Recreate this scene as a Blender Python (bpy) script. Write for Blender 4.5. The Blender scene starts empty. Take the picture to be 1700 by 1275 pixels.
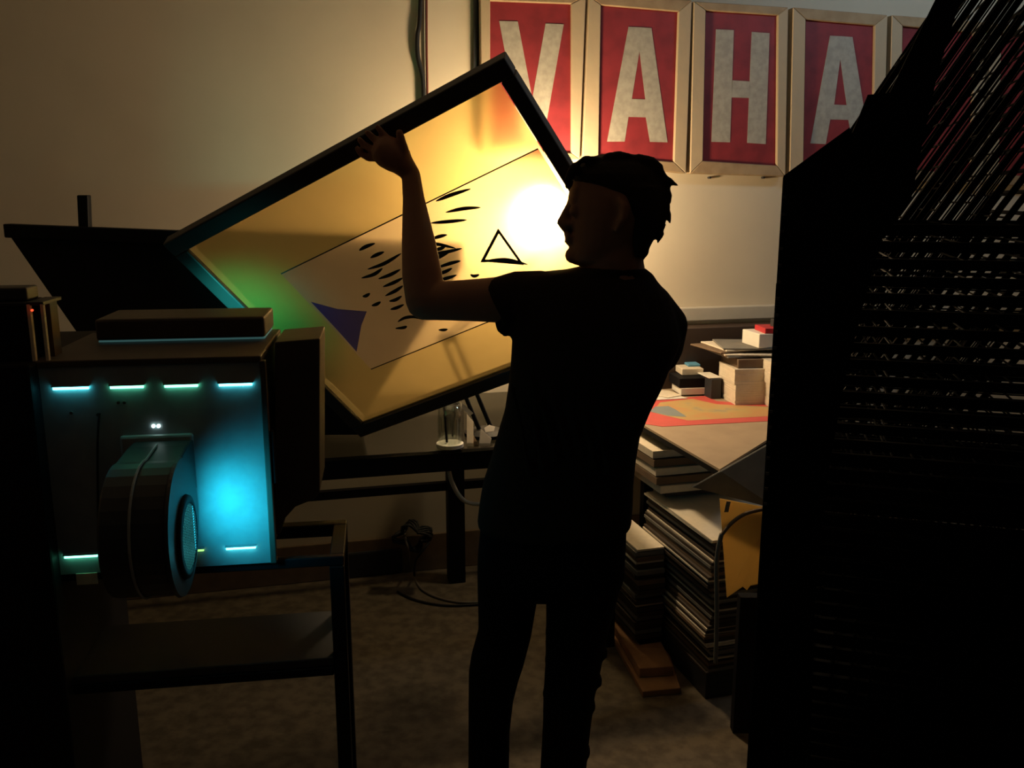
import bpy, bmesh, math, random
import numpy as np
from mathutils import Vector, Matrix
random.seed(7)
# ------------------------------------------------------------------ camera, world, light
F = 1470.0; PIT = math.radians(11.8); CH = 1.62
CAMP = Vector((0, 0, CH))
sc = bpy.context.scene
cd = bpy.data.cameras.new('camera'); cam = bpy.data.objects.new('camera', cd)
sc.collection.objects.link(cam); sc.camera = cam
cd.sensor_fit = 'HORIZONTAL'; cd.sensor_width = 36; cd.lens = 36 * F / 1700; cd.clip_start = 0.05
cam.location = CAMP; cam.rotation_euler = (math.pi / 2 - PIT, 0, 0)
sc.view_settings.view_transform = 'Standard'; sc.view_settings.look = 'None'
sc.view_settings.gamma = 1; sc.view_settings.use_curve_mapping = False
sc.view_settings.exposure = 0.0
w = bpy.data.worlds.new('world'); sc.world = w; w.use_nodes = True
w.node_tree.nodes['Background'].inputs[0].default_value = (0.35, 0.4, 0.6, 1)
w.node_tree.nodes['Background'].inputs[1].default_value = 0.006
YAW = math.radians(14)

def area(name, loc, target, size, size_y, power, color):
    l = bpy.data.lights.new(name, 'AREA'); l.shape = 'RECTANGLE'; l.size = size; l.size_y = size_y
    l.energy = power; l.color = color
    o = bpy.data.objects.new(name, l); sc.collection.objects.link(o)
    o.location = loc; o.rotation_euler = (Vector(target) - Vector(loc)).to_track_quat('-Z', 'Y').to_euler()
    return o
BULB_STRENGTH = 310.0
LAMPP = 7.5            # warm lamp
# cool light read as daylight; an added, unseen area light high right
area('added_cool_light', (2.05, 3.05, 2.86), (1.55, 3.95, 2.3), 1.1, 0.06, 6.0, (0.55, 0.78, 1.0))

# ------------------------------------------------------------------ helpers
C = sc.collection
FW = Vector((0, math.cos(PIT), -math.sin(PIT))); UPV = Vector((0, math.sin(PIT), math.cos(PIT)))
def ray(px, py): return FW + Vector((1, 0, 0)) * ((px - 850) / F) - UPV * ((py - 637.5) / F)
def PY(px, py, Y):
    r = ray(px, py); return CAMP + r * (Y / r.y)
def PZ(px, py, z):
    r = ray(px, py); return CAMP + r * ((z - CH) / r.z)
def PP(px, py, p0, n):
    r = ray(px, py); return CAMP + r * ((p0 - CAMP).dot(n) / r.dot(n))
WD = Vector((math.cos(YAW), math.sin(YAW), 0)); WN = Vector((math.sin(YAW), -math.cos(YAW), 0))  # along the wall, into the room
W0 = Vector((0, 3.80, 0))
def WL(px, py, off=0.0): return PP(px, py, W0 + WN * off, WN)
def wallpt(s, off, z): return W0 + WD * s + WN * off + Vector((0, 0, z))

MATS = {}
def mat(name, col, rough=0.7, metal=0.0, noise=0.0, scale=20, bump=0.0, col2=None, spec=0.4):
    if name in MATS: return MATS[name]
    m = bpy.data.materials.new(name); m.use_nodes = True; nt = m.node_tree
    b = nt.nodes['Principled BSDF']
    b.inputs['Base Color'].default_value = (*col, 1); b.inputs['Roughness'].default_value = rough
    b.inputs['Metallic'].default_value = metal; b.inputs['Specular IOR Level'].default_value = spec
    tc = nt.nodes.new('ShaderNodeTexCoord')
    n = nt.nodes.new('ShaderNodeTexNoise'); n.inputs['Scale'].default_value = scale; n.inputs['Detail'].default_value = 6
    nt.links.new(tc.outputs['Object'], n.inputs['Vector'])
    cr = nt.nodes.new('ShaderNodeValToRGB')
    c2 = col2 or tuple(c * (1 - max(noise, 0.06)) for c in col)
    cr.color_ramp.elements[0].color = (*c2, 1); cr.color_ramp.elements[1].color = (*col, 1)
    cr.color_ramp.elements[0].position = 0.35; cr.color_ramp.elements[1].position = 0.62
    nt.links.new(n.outputs['Fac'], cr.inputs['Fac']); nt.links.new(cr.outputs['Color'], b.inputs['Base Color'])
    if bump:
        bp = nt.nodes.new('ShaderNodeBump'); bp.inputs['Strength'].default_value = bump; bp.inputs['Distance'].default_value = 0.01
        nt.links.new(n.outputs['Fac'], bp.inputs['Height']); nt.links.new(bp.outputs['Normal'], b.inputs['Normal'])
    MATS[name] = m; return m
def emis(name, col, s):
    if name in MATS: return MATS[name]
    m = bpy.data.materials.new(name); m.use_nodes = True; b = m.node_tree.nodes['Principled BSDF']
    b.inputs['Base Color'].default_value = (*col, 1)
    b.inputs['Emission Color'].default_value = (*col, 1); b.inputs['Emission Strength'].default_value = s
    MATS[name] = m; return m
def glass(name, col=(1, 1, 1), mixf=0.85, rough=0.05):
    m = bpy.data.materials.new(name); m.use_nodes = True; nt = m.node_tree; nt.nodes.clear()
    o = nt.nodes.new('ShaderNodeOutputMaterial'); mx = nt.nodes.new('ShaderNodeMixShader')
    t = nt.nodes.new('ShaderNodeBsdfTransparent'); g = nt.nodes.new('ShaderNodeBsdfGlossy')
    t.inputs[0].default_value = (*col, 1); g.inputs['Roughness'].default_value = rough
    mx.inputs[0].default_value = 1 - mixf
    nt.links.new(t.outputs[0], mx.inputs[1]); nt.links.new(g.outputs[0], mx.inputs[2]); nt.links.new(mx.outputs[0], o.inputs[0])
    return m

def mesh_mat(name, trans, thin, front, wt, wr, wd, rough=0.55):
    """screen mesh: see-through threads + scattered transmission + front colour"""
    m = bpy.data.materials.new(name); m.use_nodes = True; nt = m.node_tree; nt.nodes.clear()
    N = nt.nodes.new; L = nt.links.new
    o = N('ShaderNodeOutputMaterial')
    tc = N('ShaderNodeTexCoord'); no = N('ShaderNodeTexNoise'); no.inputs['Scale'].default_value = 5
    no.inputs['Detail'].default_value = 3; L(tc.outputs['Object'], no.inputs['Vector'])
    cr = N('ShaderNodeValToRGB'); cr.color_ramp.elements[0].color = (*[c * .86 for c in trans], 1)
    cr.color_ramp.elements[1].color = (*trans, 1); cr.color_ramp.elements[0].position = .3; cr.color_ramp.elements[1].position = .7
    L(no.outputs['Fac'], cr.inputs[0])
    t = N('ShaderNodeBsdfTransparent'); L(cr.outputs[0], t.inputs[0])
    r1 = N('ShaderNodeBsdfRefraction'); r1.inputs['Roughness'].default_value = .8; r1.inputs['IOR'].default_value = 1.02
    r2 = N('ShaderNodeBsdfRefraction'); r2.inputs['Roughness'].default_value = .85; r2.inputs['IOR'].default_value = 1.08
    for r_ in (r1, r2): L(cr.outputs[0], r_.inputs['Color'])
    rf = N('ShaderNodeMixShader'); rf.inputs[0].default_value = rough; L(r1.outputs[0], rf.inputs[1]); L(r2.outputs[0], rf.inputs[2])
    tl = N('ShaderNodeBsdfTranslucent'); tl.inputs[0].default_value = (*thin, 1)
    df = N('ShaderNodeBsdfDiffuse'); df.inputs[0].default_value = (*front, 1)
    a = N('ShaderNodeMixShader'); a.inputs[0].default_value = wt / (wt + wr)
    L(rf.outputs[0], a.inputs[1]); L(t.outputs[0], a.inputs[2])
    b = N('ShaderNodeMixShader'); b.inputs[0].default_value = wd
    L(tl.outputs[0], b.inputs[1]); L(df.outputs[0], b.inputs[2])
    c = N('ShaderNodeMixShader'); c.inputs[0].default_value = wt + wr
    L(b.outputs[0], c.inputs[1]); L(a.outputs[0], c.inputs[2]); L(c.outputs[0], o.inputs[0])
    return m

def tag(o, label=None, cat=None, group=None, kind=None):
    if label: o['label'] = label
    if cat: o['category'] = cat
    if group: o['group'] = group
    if kind: o['kind'] = kind
    return o
def thing(name, label, cat, loc, group=None):
    o = bpy.data.objects.new(name, None); C.objects.link(o); o.location = loc; o.empty_display_size = 0.05
    return tag(o, label, cat, group)
ORG = {}
def obj(name, bm, m, parent=None, label=None, smooth=False):
    """links one mesh built in world coordinates, its origin at its base (or its parent's)"""
    bmesh.ops.recalc_face_normals(bm, faces=bm.faces)
    me = bpy.data.meshes.new(name)
    if parent is not None: org = ORG.get(parent.name, parent.location.copy())
    else:
        xs = [v.co for v in bm.verts]
        org = Vector(((min(v.x for v in xs) + max(v.x for v in xs)) / 2, (min(v.y for v in xs) + max(v.y for v in xs)) / 2, min(v.z for v in xs)))
    bmesh.ops.translate(bm, verts=bm.verts, vec=-org)
    bm.to_mesh(me); bm.free(); me.materials.append(m)
    if smooth:
        for p in me.polygons: p.use_smooth = True
    o = bpy.data.objects.new(name, me); C.objects.link(o)
    if parent is not None: o.parent = parent; ORG[o.name] = org
    else: o.location = org
    if label: o['label'] = label
    return o
def struct(name, bm, m): return tag(obj(name, bm, m), kind='structure')
def BM(): return bmesh.new()
def hexa(bm, p):
    """p: 8 points, 4 bottom then 4 top"""
    v = [bm.verts.new(q) for q in p]
    for f in ((3, 2, 1, 0), (4, 5, 6, 7), (0, 1, 5, 4), (1, 2, 6, 5), (2, 3, 7, 6), (3, 0, 4, 7)):
        bm.faces.new([v[i] for i in f])
    return bm
def obox(bm, o, ex, ey, ez, x0, x1, y0, y1, z0, z1):
    P = lambda x, y, z: o + ex * x + ey * y + ez * z
    return hexa(bm, [P(x0, y0, z0), P(x1, y0, z0), P(x1, y1, z0), P(x0, y1, z0), P(x0, y0, z1), P(x1, y0, z1), P(x1, y1, z1), P(x0, y1, z1)])
Z = Vector((0, 0, 1))
def fr(yaw): return Vector((math.cos(yaw), math.sin(yaw), 0)), Vector((-math.sin(yaw), math.cos(yaw), 0))
def box(bm, o, yaw, x0, x1, y0, y1, z0, z1):
    ex, ey = fr(yaw); return obox(bm, Vector(o), ex, ey, Z, x0, x1, y0, y1, z0, z1)
def bevel(bm, w=0.003, seg=2):
    bmesh.ops.recalc_face_normals(bm, faces=bm.faces)
    bmesh.ops.bevel(bm, geom=[e for e in bm.edges if len(e.link_faces) == 2 and e.calc_face_angle(0) > 0.5], offset=w, segments=seg, affect='EDGES', profile=0.5)
    return bm
def frames(pts):
    out = []; prev = None
    for i, p in enumerate(pts):
        t = (pts[min(i + 1, len(pts) - 1)] - pts[max(i - 1, 0)]).normalized()
        if prev is None:
            a = Vector((0, 0, 1)) if abs(t.z) < 0.9 else Vector((1, 0, 0))
            s = t.cross(a).normalized()
        else: s = (prev - t * prev.dot(t)).normalized()
        prev = s; out.append((p, s, t.cross(s).normalized()))
    return out
def tube(bm, pts, rad, n=12, roundcap=False):
    pts = [Vector(p) for p in pts]
    rad = list(rad) if hasattr(rad, '__len__') else [rad] * len(pts)
    if roundcap:
        rad = [r[0] if isinstance(r, tuple) else r for r in rad]
        d0 = (pts[0] - pts[1]).normalized(); d1 = (pts[-1] - pts[-2]).normalized()
        pts = [pts[0] + d0 * rad[0] * .85, pts[0] + d0 * rad[0] * .5] + pts + [pts[-1] + d1 * rad[-1] * .5, pts[-1] + d1 * rad[-1] * .85]
        rad = [rad[0] * .45, rad[0] * .86] + rad + [rad[-1] * .86, rad[-1] * .45]
    rings = []
    for (p, s, u), r in zip(frames(pts), rad):
        rx, ry = (r if isinstance(r, tuple) else (r, r))
        rings.append([bm.verts.new(p + s * math.cos(a) * rx + u * math.sin(a) * ry) for a in [2 * math.pi * k / n for k in range(n)]])
    loft(bm, rings); return bm
def loft(bm, rings):
    n = len(rings[0])
    for a, b in zip(rings, rings[1:]):
        for k in range(n): bm.faces.new((a[k], a[(k + 1) % n], b[(k + 1) % n], b[k]))
    bm.faces.new(list(reversed(rings[0]))); bm.faces.new(rings[-1])
def spline(pts, n=8):
    pts = [Vector(p) for p in pts]; out = []
    for i in range(len(pts) - 1):
        p0, p1, p2, p3 = pts[max(i - 1, 0)], pts[i], pts[i + 1], pts[min(i + 2, len(pts) - 1)]
        for k in range(n):
            t = k / n
            out.append(0.5 * ((2 * p1) + (p2 - p0) * t + (2 * p0 - 5 * p1 + 4 * p2 - p3) * t * t + (3 * p1 - p0 - 3 * p2 + p3) * t ** 3))
    return out + [pts[-1]]
def prism(bm, poly, d):
    """polygon (list of points) extruded by vector d"""
    a = [bm.verts.new(p) for p in poly]; b = [bm.verts.new(Vector(p) + d) for p in poly]; n = len(a)
    bm.faces.new(a); bm.faces.new(list(reversed(b)))
    for k in range(n): bm.faces.new((a[k], b[k], b[(k + 1) % n], a[(k + 1) % n]))
    return bm
def ball(bm, c, rx, ry=None, rz=None, seg=16):
    ry = ry or rx; rz = rz or rx
    r = bmesh.ops.create_uvsphere(bm, u_segments=seg, v_segments=max(8, seg // 2), radius=1)
    bmesh.ops.transform(bm, matrix=Matrix.Translation(Vector(c)) @ Matrix.Diagonal((rx, ry, rz, 1)), verts=r['verts']); return bm
def disc(bm, c, axis, r, h, n=24):
    """short cylinder from c along axis"""
    axis = Vector(axis).normalized()
    return tube(bm, [Vector(c), Vector(c) + axis * h], r, n)
def fuse(bm, voxel, it=4):
    """one continuous surface out of overlapping lofts"""
    me = bpy.data.meshes.new('tmp'); bm.to_mesh(me); bm.free()
    o = bpy.data.objects.new('tmp', me); C.objects.link(o)
    m = o.modifiers.new('r', 'REMESH'); m.mode = 'VOXEL'; m.voxel_size = voxel
    s = o.modifiers.new('s', 'SMOOTH'); s.iterations = it; s.factor = 0.5
    bpy.context.view_layer.update()
    ev = o.evaluated_get(bpy.context.evaluated_depsgraph_get())
    nm = bpy.data.meshes.new_from_object(ev); out = bmesh.new(); out.from_mesh(nm)
    bpy.data.objects.remove(o); bpy.data.meshes.remove(me); bpy.data.meshes.remove(nm)
    return out

# ------------------------------------------------------------------ materials
m_wall = mat('cream painted plaster', (0.64, 0.55, 0.41), 0.85, noise=0.07, scale=3, bump=0.15)
m_floor = mat('stained concrete', (0.17, 0.13, 0.085), 0.8, noise=0.45, scale=22, bump=0.3)
m_ceil = mat('ceiling paint', (0.5, 0.48, 0.45), 0.9)
m_black = mat('black painted steel', (0.006, 0.006, 0.008), 0.6, spec=.15)
m_rack = mat('black powder coated wire', (0.0035, 0.0035, 0.005), 0.7, spec=.08)
m_dark = mat('dark grey steel', (0.03, 0.032, 0.038), 0.5)
m_panel = mat('grey enamel', (0.30, 0.34, 0.36), 0.45, noise=0.12, scale=30)
m_case = mat('worn beige enamel', (0.075, 0.06, 0.05), 0.55, noise=0.2, scale=12)
def tcard(name, col):
    m = mat(name, col, .7).copy(); nt = m.node_tree; a = nt.nodes.new('ShaderNodeMixShader'); t = nt.nodes.new('ShaderNodeBsdfTranslucent')
    t.inputs[0].default_value = (*col, 1); a.inputs[0].default_value = .6
    nt.links.new(nt.nodes['Principled BSDF'].outputs[0], a.inputs[1]); nt.links.new(t.outputs[0], a.inputs[2]); nt.links.new(a.outputs[0], nt.nodes['Material Output'].inputs[0]); return m
m_tc = tcard('thin white card', (.85, .80, .72)); m_tc2 = tcard('thin tan card', (.6, .48, .36))
m_wood = mat('worn timber', (0.40, 0.28, 0.16), 0.75, col2=(0.33, 0.22, 0.12), scale=18, bump=.2)
m_wood2 = mat('pale stretcher timber', (0.48, 0.37, 0.24), 0.75, col2=(0.50, 0.38, 0.24), scale=18, bump=.2)
m_plank = mat('orange plank', (0.42, 0.22, 0.10), 0.7, col2=(0.3, 0.15, 0.07), scale=14)
m_red = mat('faded red paint', (0.27, 0.024, 0.03), 0.6, noise=0.25, scale=14)
m_letter = mat('off white lettering', (0.42, 0.38, 0.31), 0.65, noise=0.2, scale=40)
m_paper = mat('cream paper', (0.74, 0.66, 0.53), 0.8, noise=0.08, scale=60)
m_white = mat('white card', (0.80, 0.77, 0.70), 0.7)
m_grey = mat('grey board', (0.20, 0.19, 0.17), 0.75, noise=.15)
m_brown = mat('brown board', (0.18, 0.12, 0.075), 0.75, noise=.15)
m_yellow = mat('yellow paper', (0.72, 0.55, 0.20), 0.75, noise=.06)
m_shirt = mat('black cotton', (0.022, 0.016, 0.014), 0.95, spec=.1, scale=200, bump=.1)
m_jeans = mat('black denim', (0.007, 0.006, 0.007), 0.95, spec=.1, scale=200, bump=.1)
m_skin = mat('skin', (0.30, 0.15, 0.10), 0.6, noise=.05)
m_hair = mat('dark brown hair', (0.022, 0.013, 0.009), 0.75, scale=120, bump=.3, spec=.2)
m_cable = mat('black rubber cable', (0.012, 0.012, 0.013), 0.6)
m_wcable = mat('white cable', (0.5, 0.48, 0.44), 0.5)
m_blue = mat('pale blue card', (0.12, 0.35, 0.55), 0.6)
m_trunk = mat('cream plastic raceway', (0.55, 0.50, 0.41), 0.5)
m_dkb0 = mat('deep brown card', (.09, .06, .04), .7)
m_base = mat('brown base paint', (0.20, 0.14, 0.09), 0.6, noise=.2)
m_top = mat('tan table laminate', (0.42, 0.32, 0.22), 0.6, noise=.12, scale=9)

# ------------------------------------------------------------------ the room
bm = BM(); box(bm, (0, 0, 0), 0, -3.4, 3.6, -1.5, 5.2, -0.08, 0.0); struct('floor', bm, m_floor)
bm = BM(); box(bm, (0, 0, 0), 0, -3.4, 3.6, -1.5, 5.2, 3.25, 3.33); struct('ceiling', bm, m_ceil)
bm = BM(); obox(bm, W0, WD, -WN, Z, -2.9, 3.6, 0, .1, 0, 3.25); struct('wall_back', bm, m_wall)
bm = BM(); box(bm, (-2.9, 0, 0), 0, -.1, 0, -1.5, 3.9, 0, 3.25); struct('wall_left', bm, m_wall)
bm = BM(); box(bm, (3.3, 0, 0), 0, 0, .1, -1.5, 5.0, 0, 3.25); struct('wall_right', bm, m_wall)
bm = BM(); obox(bm, W0, WD, WN, Z, -2.85, 3.35, 0, .014, 0, .17); bevel(bm, .004); struct('baseboard_back', bm, m_base)

# cable raceway on the right part of the wall: two channels
zr = WL(1215, 555).z
t = thing('cable_raceway', 'cream two channel cable raceway along the wall below the red letter panels', 'raceway', wallpt(1.0, .02, zr))
s0 = (WL(1000, 520) - W0).dot(WD)
bm = BM(); obox(bm, W0, WD, WN, Z, s0, 3.2, 0, .05, zr, zr + .055); bevel(bm, .004); obj('lower_channel', bm, m_trunk, t)
bm = BM(); obox(bm, W0, WD, WN, Z, s0, 3.2, 0, .05, zr + .075, zr + .135); bevel(bm, .004); obj('upper_channel', bm, m_trunk, t)
bm = BM(); obox(bm, W0, WD, WN, Z, s0, 3.2, 0, .02, zr + .05, zr + .08); obj('back_plate', bm, m_trunk, t)

# added tube fixture, out of view: a body for the cool light
t = thing('added_fixture', 'added unseen tube fixture for the cool light, high on the right above the drying rack', 'light', (2.05, 3.05, 2.9))
bm = BM(); box(bm, (2.05, 3.05, 2.9), YAW, -.62, .62, -.05, .05, 0, .06); bevel(bm, .008); obj('housing', bm, m_panel, t)
bm = BM(); tube(bm, [(1.48, 2.91, 2.885), (2.62, 3.19, 2.885)], .013); obj('added_tube', bm, emis('added cool tube', (.6, .8, 1), 1.2), t)
for hx, hy in ((1.75, 2.975), (2.35, 3.125)):
    bm = BM(); tube(bm, [(hx, hy, 2.96), (hx, hy, 3.25)], .004); obj('hanger', bm, m_dark, t)

# ------------------------------------------------------------------ wall cables and pipe
def along(px_list, off): return [WL(x, y, off) for x, y in px_list]
bm = BM(); tube(bm, spline(along([(700, -60), (697, 30), (693, 60), (694, 95), (702, 130), (704, 185)], .014)), .009, 8)
tag(obj('wall_cable', bm, m_cable, smooth=True), 'thick black cable hanging on the wall, the left one of the pair', 'cable', 'cables down the wall')
bm = BM(); tube(bm, spline(along([(708, -60), (708, 60), (709, 130), (710, 185)], .010)), .005, 8)
tag(obj('wall_cable', bm, mat('red cable', (.12, .03, .02), .6), smooth=True), 'thin dark red cable hanging on the wall beside a thick black one', 'cable', 'cables down the wall')
bm = BM(); tube(bm, along([(790, -60), (790, 150)], .013), .010, 12)
tag(obj('conduit_pipe', bm, m_dark, smooth=True), 'dark vertical conduit pipe on the wall left of the red V panel', 'pipe')

# ------------------------------------------------------------------ red letter signs
def Z5(l): return [(780 + x / 2.361, y / 2.361) for x, y in l]
def sign(outer, inner, letter, holes, label, grp='red letter panels in timber frames'):
    oc = [WL(x, y, .05) for x, y in outer]; ic = [WL(x, y, .05) for x, y in inner]
    base = WL((outer[2][0] + outer[3][0]) / 2, (outer[2][1] + outer[3][1]) / 2, .02)
    t = thing('letter_sign', label, 'sign', base, grp)
    for k in range(4):
        a, b, c, d = oc[k], oc[(k + 1) % 4], ic[(k + 1) % 4], ic[k]
        bm = BM(); prism(bm, [a, b, c, d], -WN * .045); bevel(bm, .003, 1); obj('frame_bar', bm, m_wood2 if k % 2 else m_wood, t)
    bm = BM(); prism(bm, [WL(x, y, .035) for x, y in inner], -WN * .012); obj('red_panel', bm, m_red, t)
    if letter:
        bm = BM()
        for poly in letter: prism(bm, [WL(x, y, .0365) for x, y in Z5(poly)], -WN * .0012)
        obj('letter', bm, m_letter, t)
    return t
LV = [[(115, 82), (188, 84), (245, 385), (250, 560), (200, 540)], [(297, 92), (368, 95), (290, 540), (250, 560), (245, 385)]]
LA = [[(622, 105), (667, 107), (665, 200), (635, 388), (622, 458), (607, 555), (538, 555)],
      [(667, 107), (712, 110), (775, 558), (706, 556), (690, 460), (688, 390), (665, 200)],
      [(635, 388), (688, 390), (690, 460), (622, 458)]]
LH = [[(965, 115), (1035, 118), (1020, 558), (947, 556)], [(1105, 125), (1175, 130), (1160, 565), (1087, 560)], [(1030, 315), (1099, 319), (1095, 384), (1026, 382)]]
LA2 = [[(1412, 140), (1456, 142), (1452, 230), (1428, 410), (1413, 468), (1395, 565), (1335, 562)],
       [(1456, 142), (1500, 145), (1568, 567), (1500, 566), (1484, 470), (1477, 412), (1452, 230)],
       [(1428, 410), (1477, 412), (1484, 470), (1413, 468)]]
sign([(797, -14), (973, -6), (963, 264), (800, 258)], [(814, 1), (949, 6), (949, 254), (814, 246)], LV, None, 'red panel with a white V in a timber frame')
sign([(978, -6), (1149, 0), (1139, 288), (967, 269)], [(998, 8), (1127, 19), (1119, 269), (994, 258)], LA, None, 'red panel with a white A in a timber frame, between the V and the H')
sign([(1152, 2), (1309, 12), (1304, 293), (1146, 288)], [(1172, 17), (1292, 25), (1290, 275), (1167, 267)], LH, None, 'red panel with a white H in a timber frame')
sign([(1317, 12), (1474, 25), (1466, 300), (1311, 294)], [(1338, 32), (1453, 42), (1449, 285), (1334, 271)], LA2, None, 'red panel with a white A in a timber frame, right of the H')
sign([(1481, 25), (1638, 37), (1632, 306), (1474, 300)], [(1499, 43), (1618, 54), (1613, 290), (1495, 280)], None, None, 'red panel in a timber frame half hidden behind the drying rack')
sign([(1645, 38), (1800, 50), (1795, 312), (1639, 306)], [(1663, 55), (1782, 66), (1777, 296), (1659, 290)], None, None, 'last red panel in a timber frame, fully behind the drying rack')
# small screws under the H panel
for x in (1176, 1265):
    bm = BM(); disc(bm, WL(x, 295, 0), WN, .005, .02, 10)
    tag(obj('wall_screw', bm, m_dark), 'small dark screw in the wall under the H panel, %s' % ('its left one' if x < 1200 else 'its right one'), 'screw', 'screws under the H panel')

# ------------------------------------------------------------------ middle table against the wall
TZ = 0.80
def tl(px, py): 
    p = PZ(px, py, TZ) - W0; return p.dot(WD), p.dot(WN)
xs_l = -2.0; xs_r = 0.20; front = (PZ(675, 752, TZ) - W0).dot(WN)
t = thing('work_table', 'long black steel framed glass topped table against the wall behind the person', 'table', wallpt(-.8, front / 2, 0))
bm = BM(); obox(bm, W0, WD, WN, Z, xs_l, xs_r, .03, front, TZ - .012, TZ); bevel(bm, .003); obj('tabletop', bm, glass('smoked table glass', (.55, .55, .52), .93, .1), t, 'smoked glass top')
bm = BM(); obox(bm, W0, WD, WN, Z, xs_l, xs_r, front - .045, front - .005, TZ - .075, TZ - .012); obj('front_rail', bm, m_black, t)
bm = BM(); obox(bm, W0, WD, WN, Z, xs_l, xs_r - .2, .13, .16, .415, .45); obj('lower_rail', bm, m_black, t)
for s in (xs_l + .05, (WL(757, 900, .15) - W0).dot(WD), xs_r - .06):
    for off in ((.11, .18), (front - .06, front - .01)):
        if abs(s - xs_r) > .1 and abs(s - xs_l) > .1 and off[0] > .3: continue
        bm = BM(); obox(bm, W0, WD, WN, Z, s - .035, s + .035, off[0], off[1], 0, TZ - .012); bevel(bm, .003); obj('leg', bm, m_black, t)

# ---- desk lamp: base, two rod arms, bare bulb
LB = PZ(806, 722, TZ); EL = PY(742, 560, 3.12); HD = PY(903, 340, 3.52)
t = thing('desk_lamp', 'articulated lamp with a glowing warm bulb shining through the screen mesh', 'lamp', LB)
bm = BM(); tube(bm, [LB, LB + Z * .012, LB + Z * .022], [.075, .075, .05], 28); obj('base', bm, m_black, t)
bm = BM()
for dx in (-.022, .022): tube(bm, [LB + Vector((dx, 0, .02)), EL + Vector((dx, 0, 0))], .008, 10)
obj('lower_arm', bm, m_black, t)
bm = BM(); disc(bm, EL + Vector((0, -.02, 0)), (0, 1, 0), .03, .04, 20); obj('elbow_joint', bm, m_black, t)
NK = HD + Vector((.035, .03, -.13))
bm = BM()
for dz in (-.014, .014): tube(bm, [EL + Vector((0, 0, dz)), NK + Vector((0, 0, dz))], .006, 10)
obj('upper_arm', bm, m_black, t)
bm = BM(); tube(bm, [NK + Vector((0, 0, -.02)), NK + Vector((-.012, -.01, .03)), HD + Vector((.012, .01, -.062))], [.022, .022, .018], 16); obj('bulb_socket', bm, m_black, t)
bm = BM(); ball(bm, HD, .062, .062, .066, 24); obj('bulb', bm, emis('warm bulb', (1.0, .73, .42), BULB_STRENGTH), t, smooth=True)
# ---- things on the table near the lamp
j = PZ(747, 741, TZ)
t = thing('glass_jar', 'clear straight glass jar standing at the table edge', 'jar', j)
bm = BM(); n = 28
tube(bm, [j, j + Z * .012], .046, n); obj('base', bm, m_white, t, 'thick pale glass foot')
bm = BM(); R = [[bm.verts.new(j + Vector((math.cos(a) * r, math.sin(a) * r, h))) for a in [2 * math.pi * k / n for k in range(n)]] for r, h in ((.040, .012), (.041, .10), (.043, .15), (.040, .15), (.038, .10), (.037, .014))]
for a, b in zip(R, R[1:]):
    for k in range(n): bm.faces.new((a[k], a[(k + 1) % n], b[(k + 1) % n], b[k]))
obj('jar_wall', bm, glass('clear glass', (.93, .95, .92), .8), t, smooth=True)
bm = BM(); tube(bm, [j + Vector((-.01, 0, .014)), j + Vector((-.02, .01, .17))], .004, 8)
tag(obj('paint_brush', bm, m_black), 'thin dark stick standing in the glass jar', 'brush')
def card(name, pts, y0, y1, m, label, cat, grp=None, th=.002):
    """thin standing sheet through pixel outline, its bottom at depth y0, top at depth y1"""
    ys = [p[1] for p in pts]; lo, hi = max(ys), min(ys)
    P = [PY(x, y, y0 + (y1 - y0) * (lo - y) / (lo - hi)) for x, y in pts]
    nn = (P[1] - P[0]).cross(P[2] - P[0]).normalized()
    bm = BM(); prism(bm, P, nn * th); return tag(obj(name, bm, m), label, cat, grp)
card('white_card', [(775, 741), (786, 741), (786, 700), (775, 687)], 2.93, 2.97, m_tc, 'narrow white card standing right of the glass jar', 'card', 'cards beside the jar')
card('white_card', [(795, 741), (813, 740), (816, 728), (798, 712)], 2.925, 2.97, m_tc, 'white card leaning beside the person, lowest right of the cards', 'card', 'cards beside the jar')
card('white_card', [(786, 741), (796, 741), (786, 722)], 2.945, 2.97, m_tc2, 'small tan triangular card between two white cards', 'card', 'cards beside the jar')
card('white_card', [(806, 718), (820, 716), (822, 709), (812, 706), (804, 711)], 2.96, 2.99, m_tc, 'small crumpled pale label above the white cards', 'card', 'cards beside the jar')
card('clear_ruler', [(757, 668), (762, 664), (786, 686), (780, 690)], 2.98, 3.0, mat('pale plastic', (.5, .46, .4), .3), 'pale plastic strip slanting above the glass jar', 'ruler')

# white hose under the table
bm = BM(); tube(bm, spline([PY(745, 779, 2.86), PY(750, 800, 2.87), PY(765, 826, 2.88), PY(785, 836, 2.9), PY(830, 836, 2.92)]), .0075, 10)
tag(obj('white_hose', bm, m_wcable, smooth=True), 'white hose curving below the table edge beside the person', 'hose')
# cable tangle at the wall, power strip, cables on floor
def floorp(px, py, h=.006): return PZ(px, py, h)
bm = BM(); pts = []
cc = WL(685, 890, .2)
for k in range(90):
    a = k * .42; r = .062 + .022 * math.sin(k * 1.7)
    pts.append(cc + Vector((math.cos(a) * r, .03 * math.sin(k * .9), math.sin(a) * r * .75 + .0)))
pts += [WL(690, 930, .25), floorp(688, 955)]
tube(bm, spline(pts, 2), .005, 6)
tag(obj('cable_tangle', bm, m_cable, smooth=True), 'tangled black cable bundle hanging low by the baseboard', 'cable')
bm = BM(); tube(bm, spline([WL(676, 872, .16), WL(672, 888, .2), WL(678, 915, .22), floorp(682, 945), floorp(700, 978), floorp(740, 996), floorp(790, 1000), floorp(860, 990)]), .005, 8)
tag(obj('floor_cable', bm, mat('grey cable', (.17, .14, .11), .5), smooth=True), 'pale grey cable looping from the tangle across the floor', 'cable', 'cables on the floor')
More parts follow.
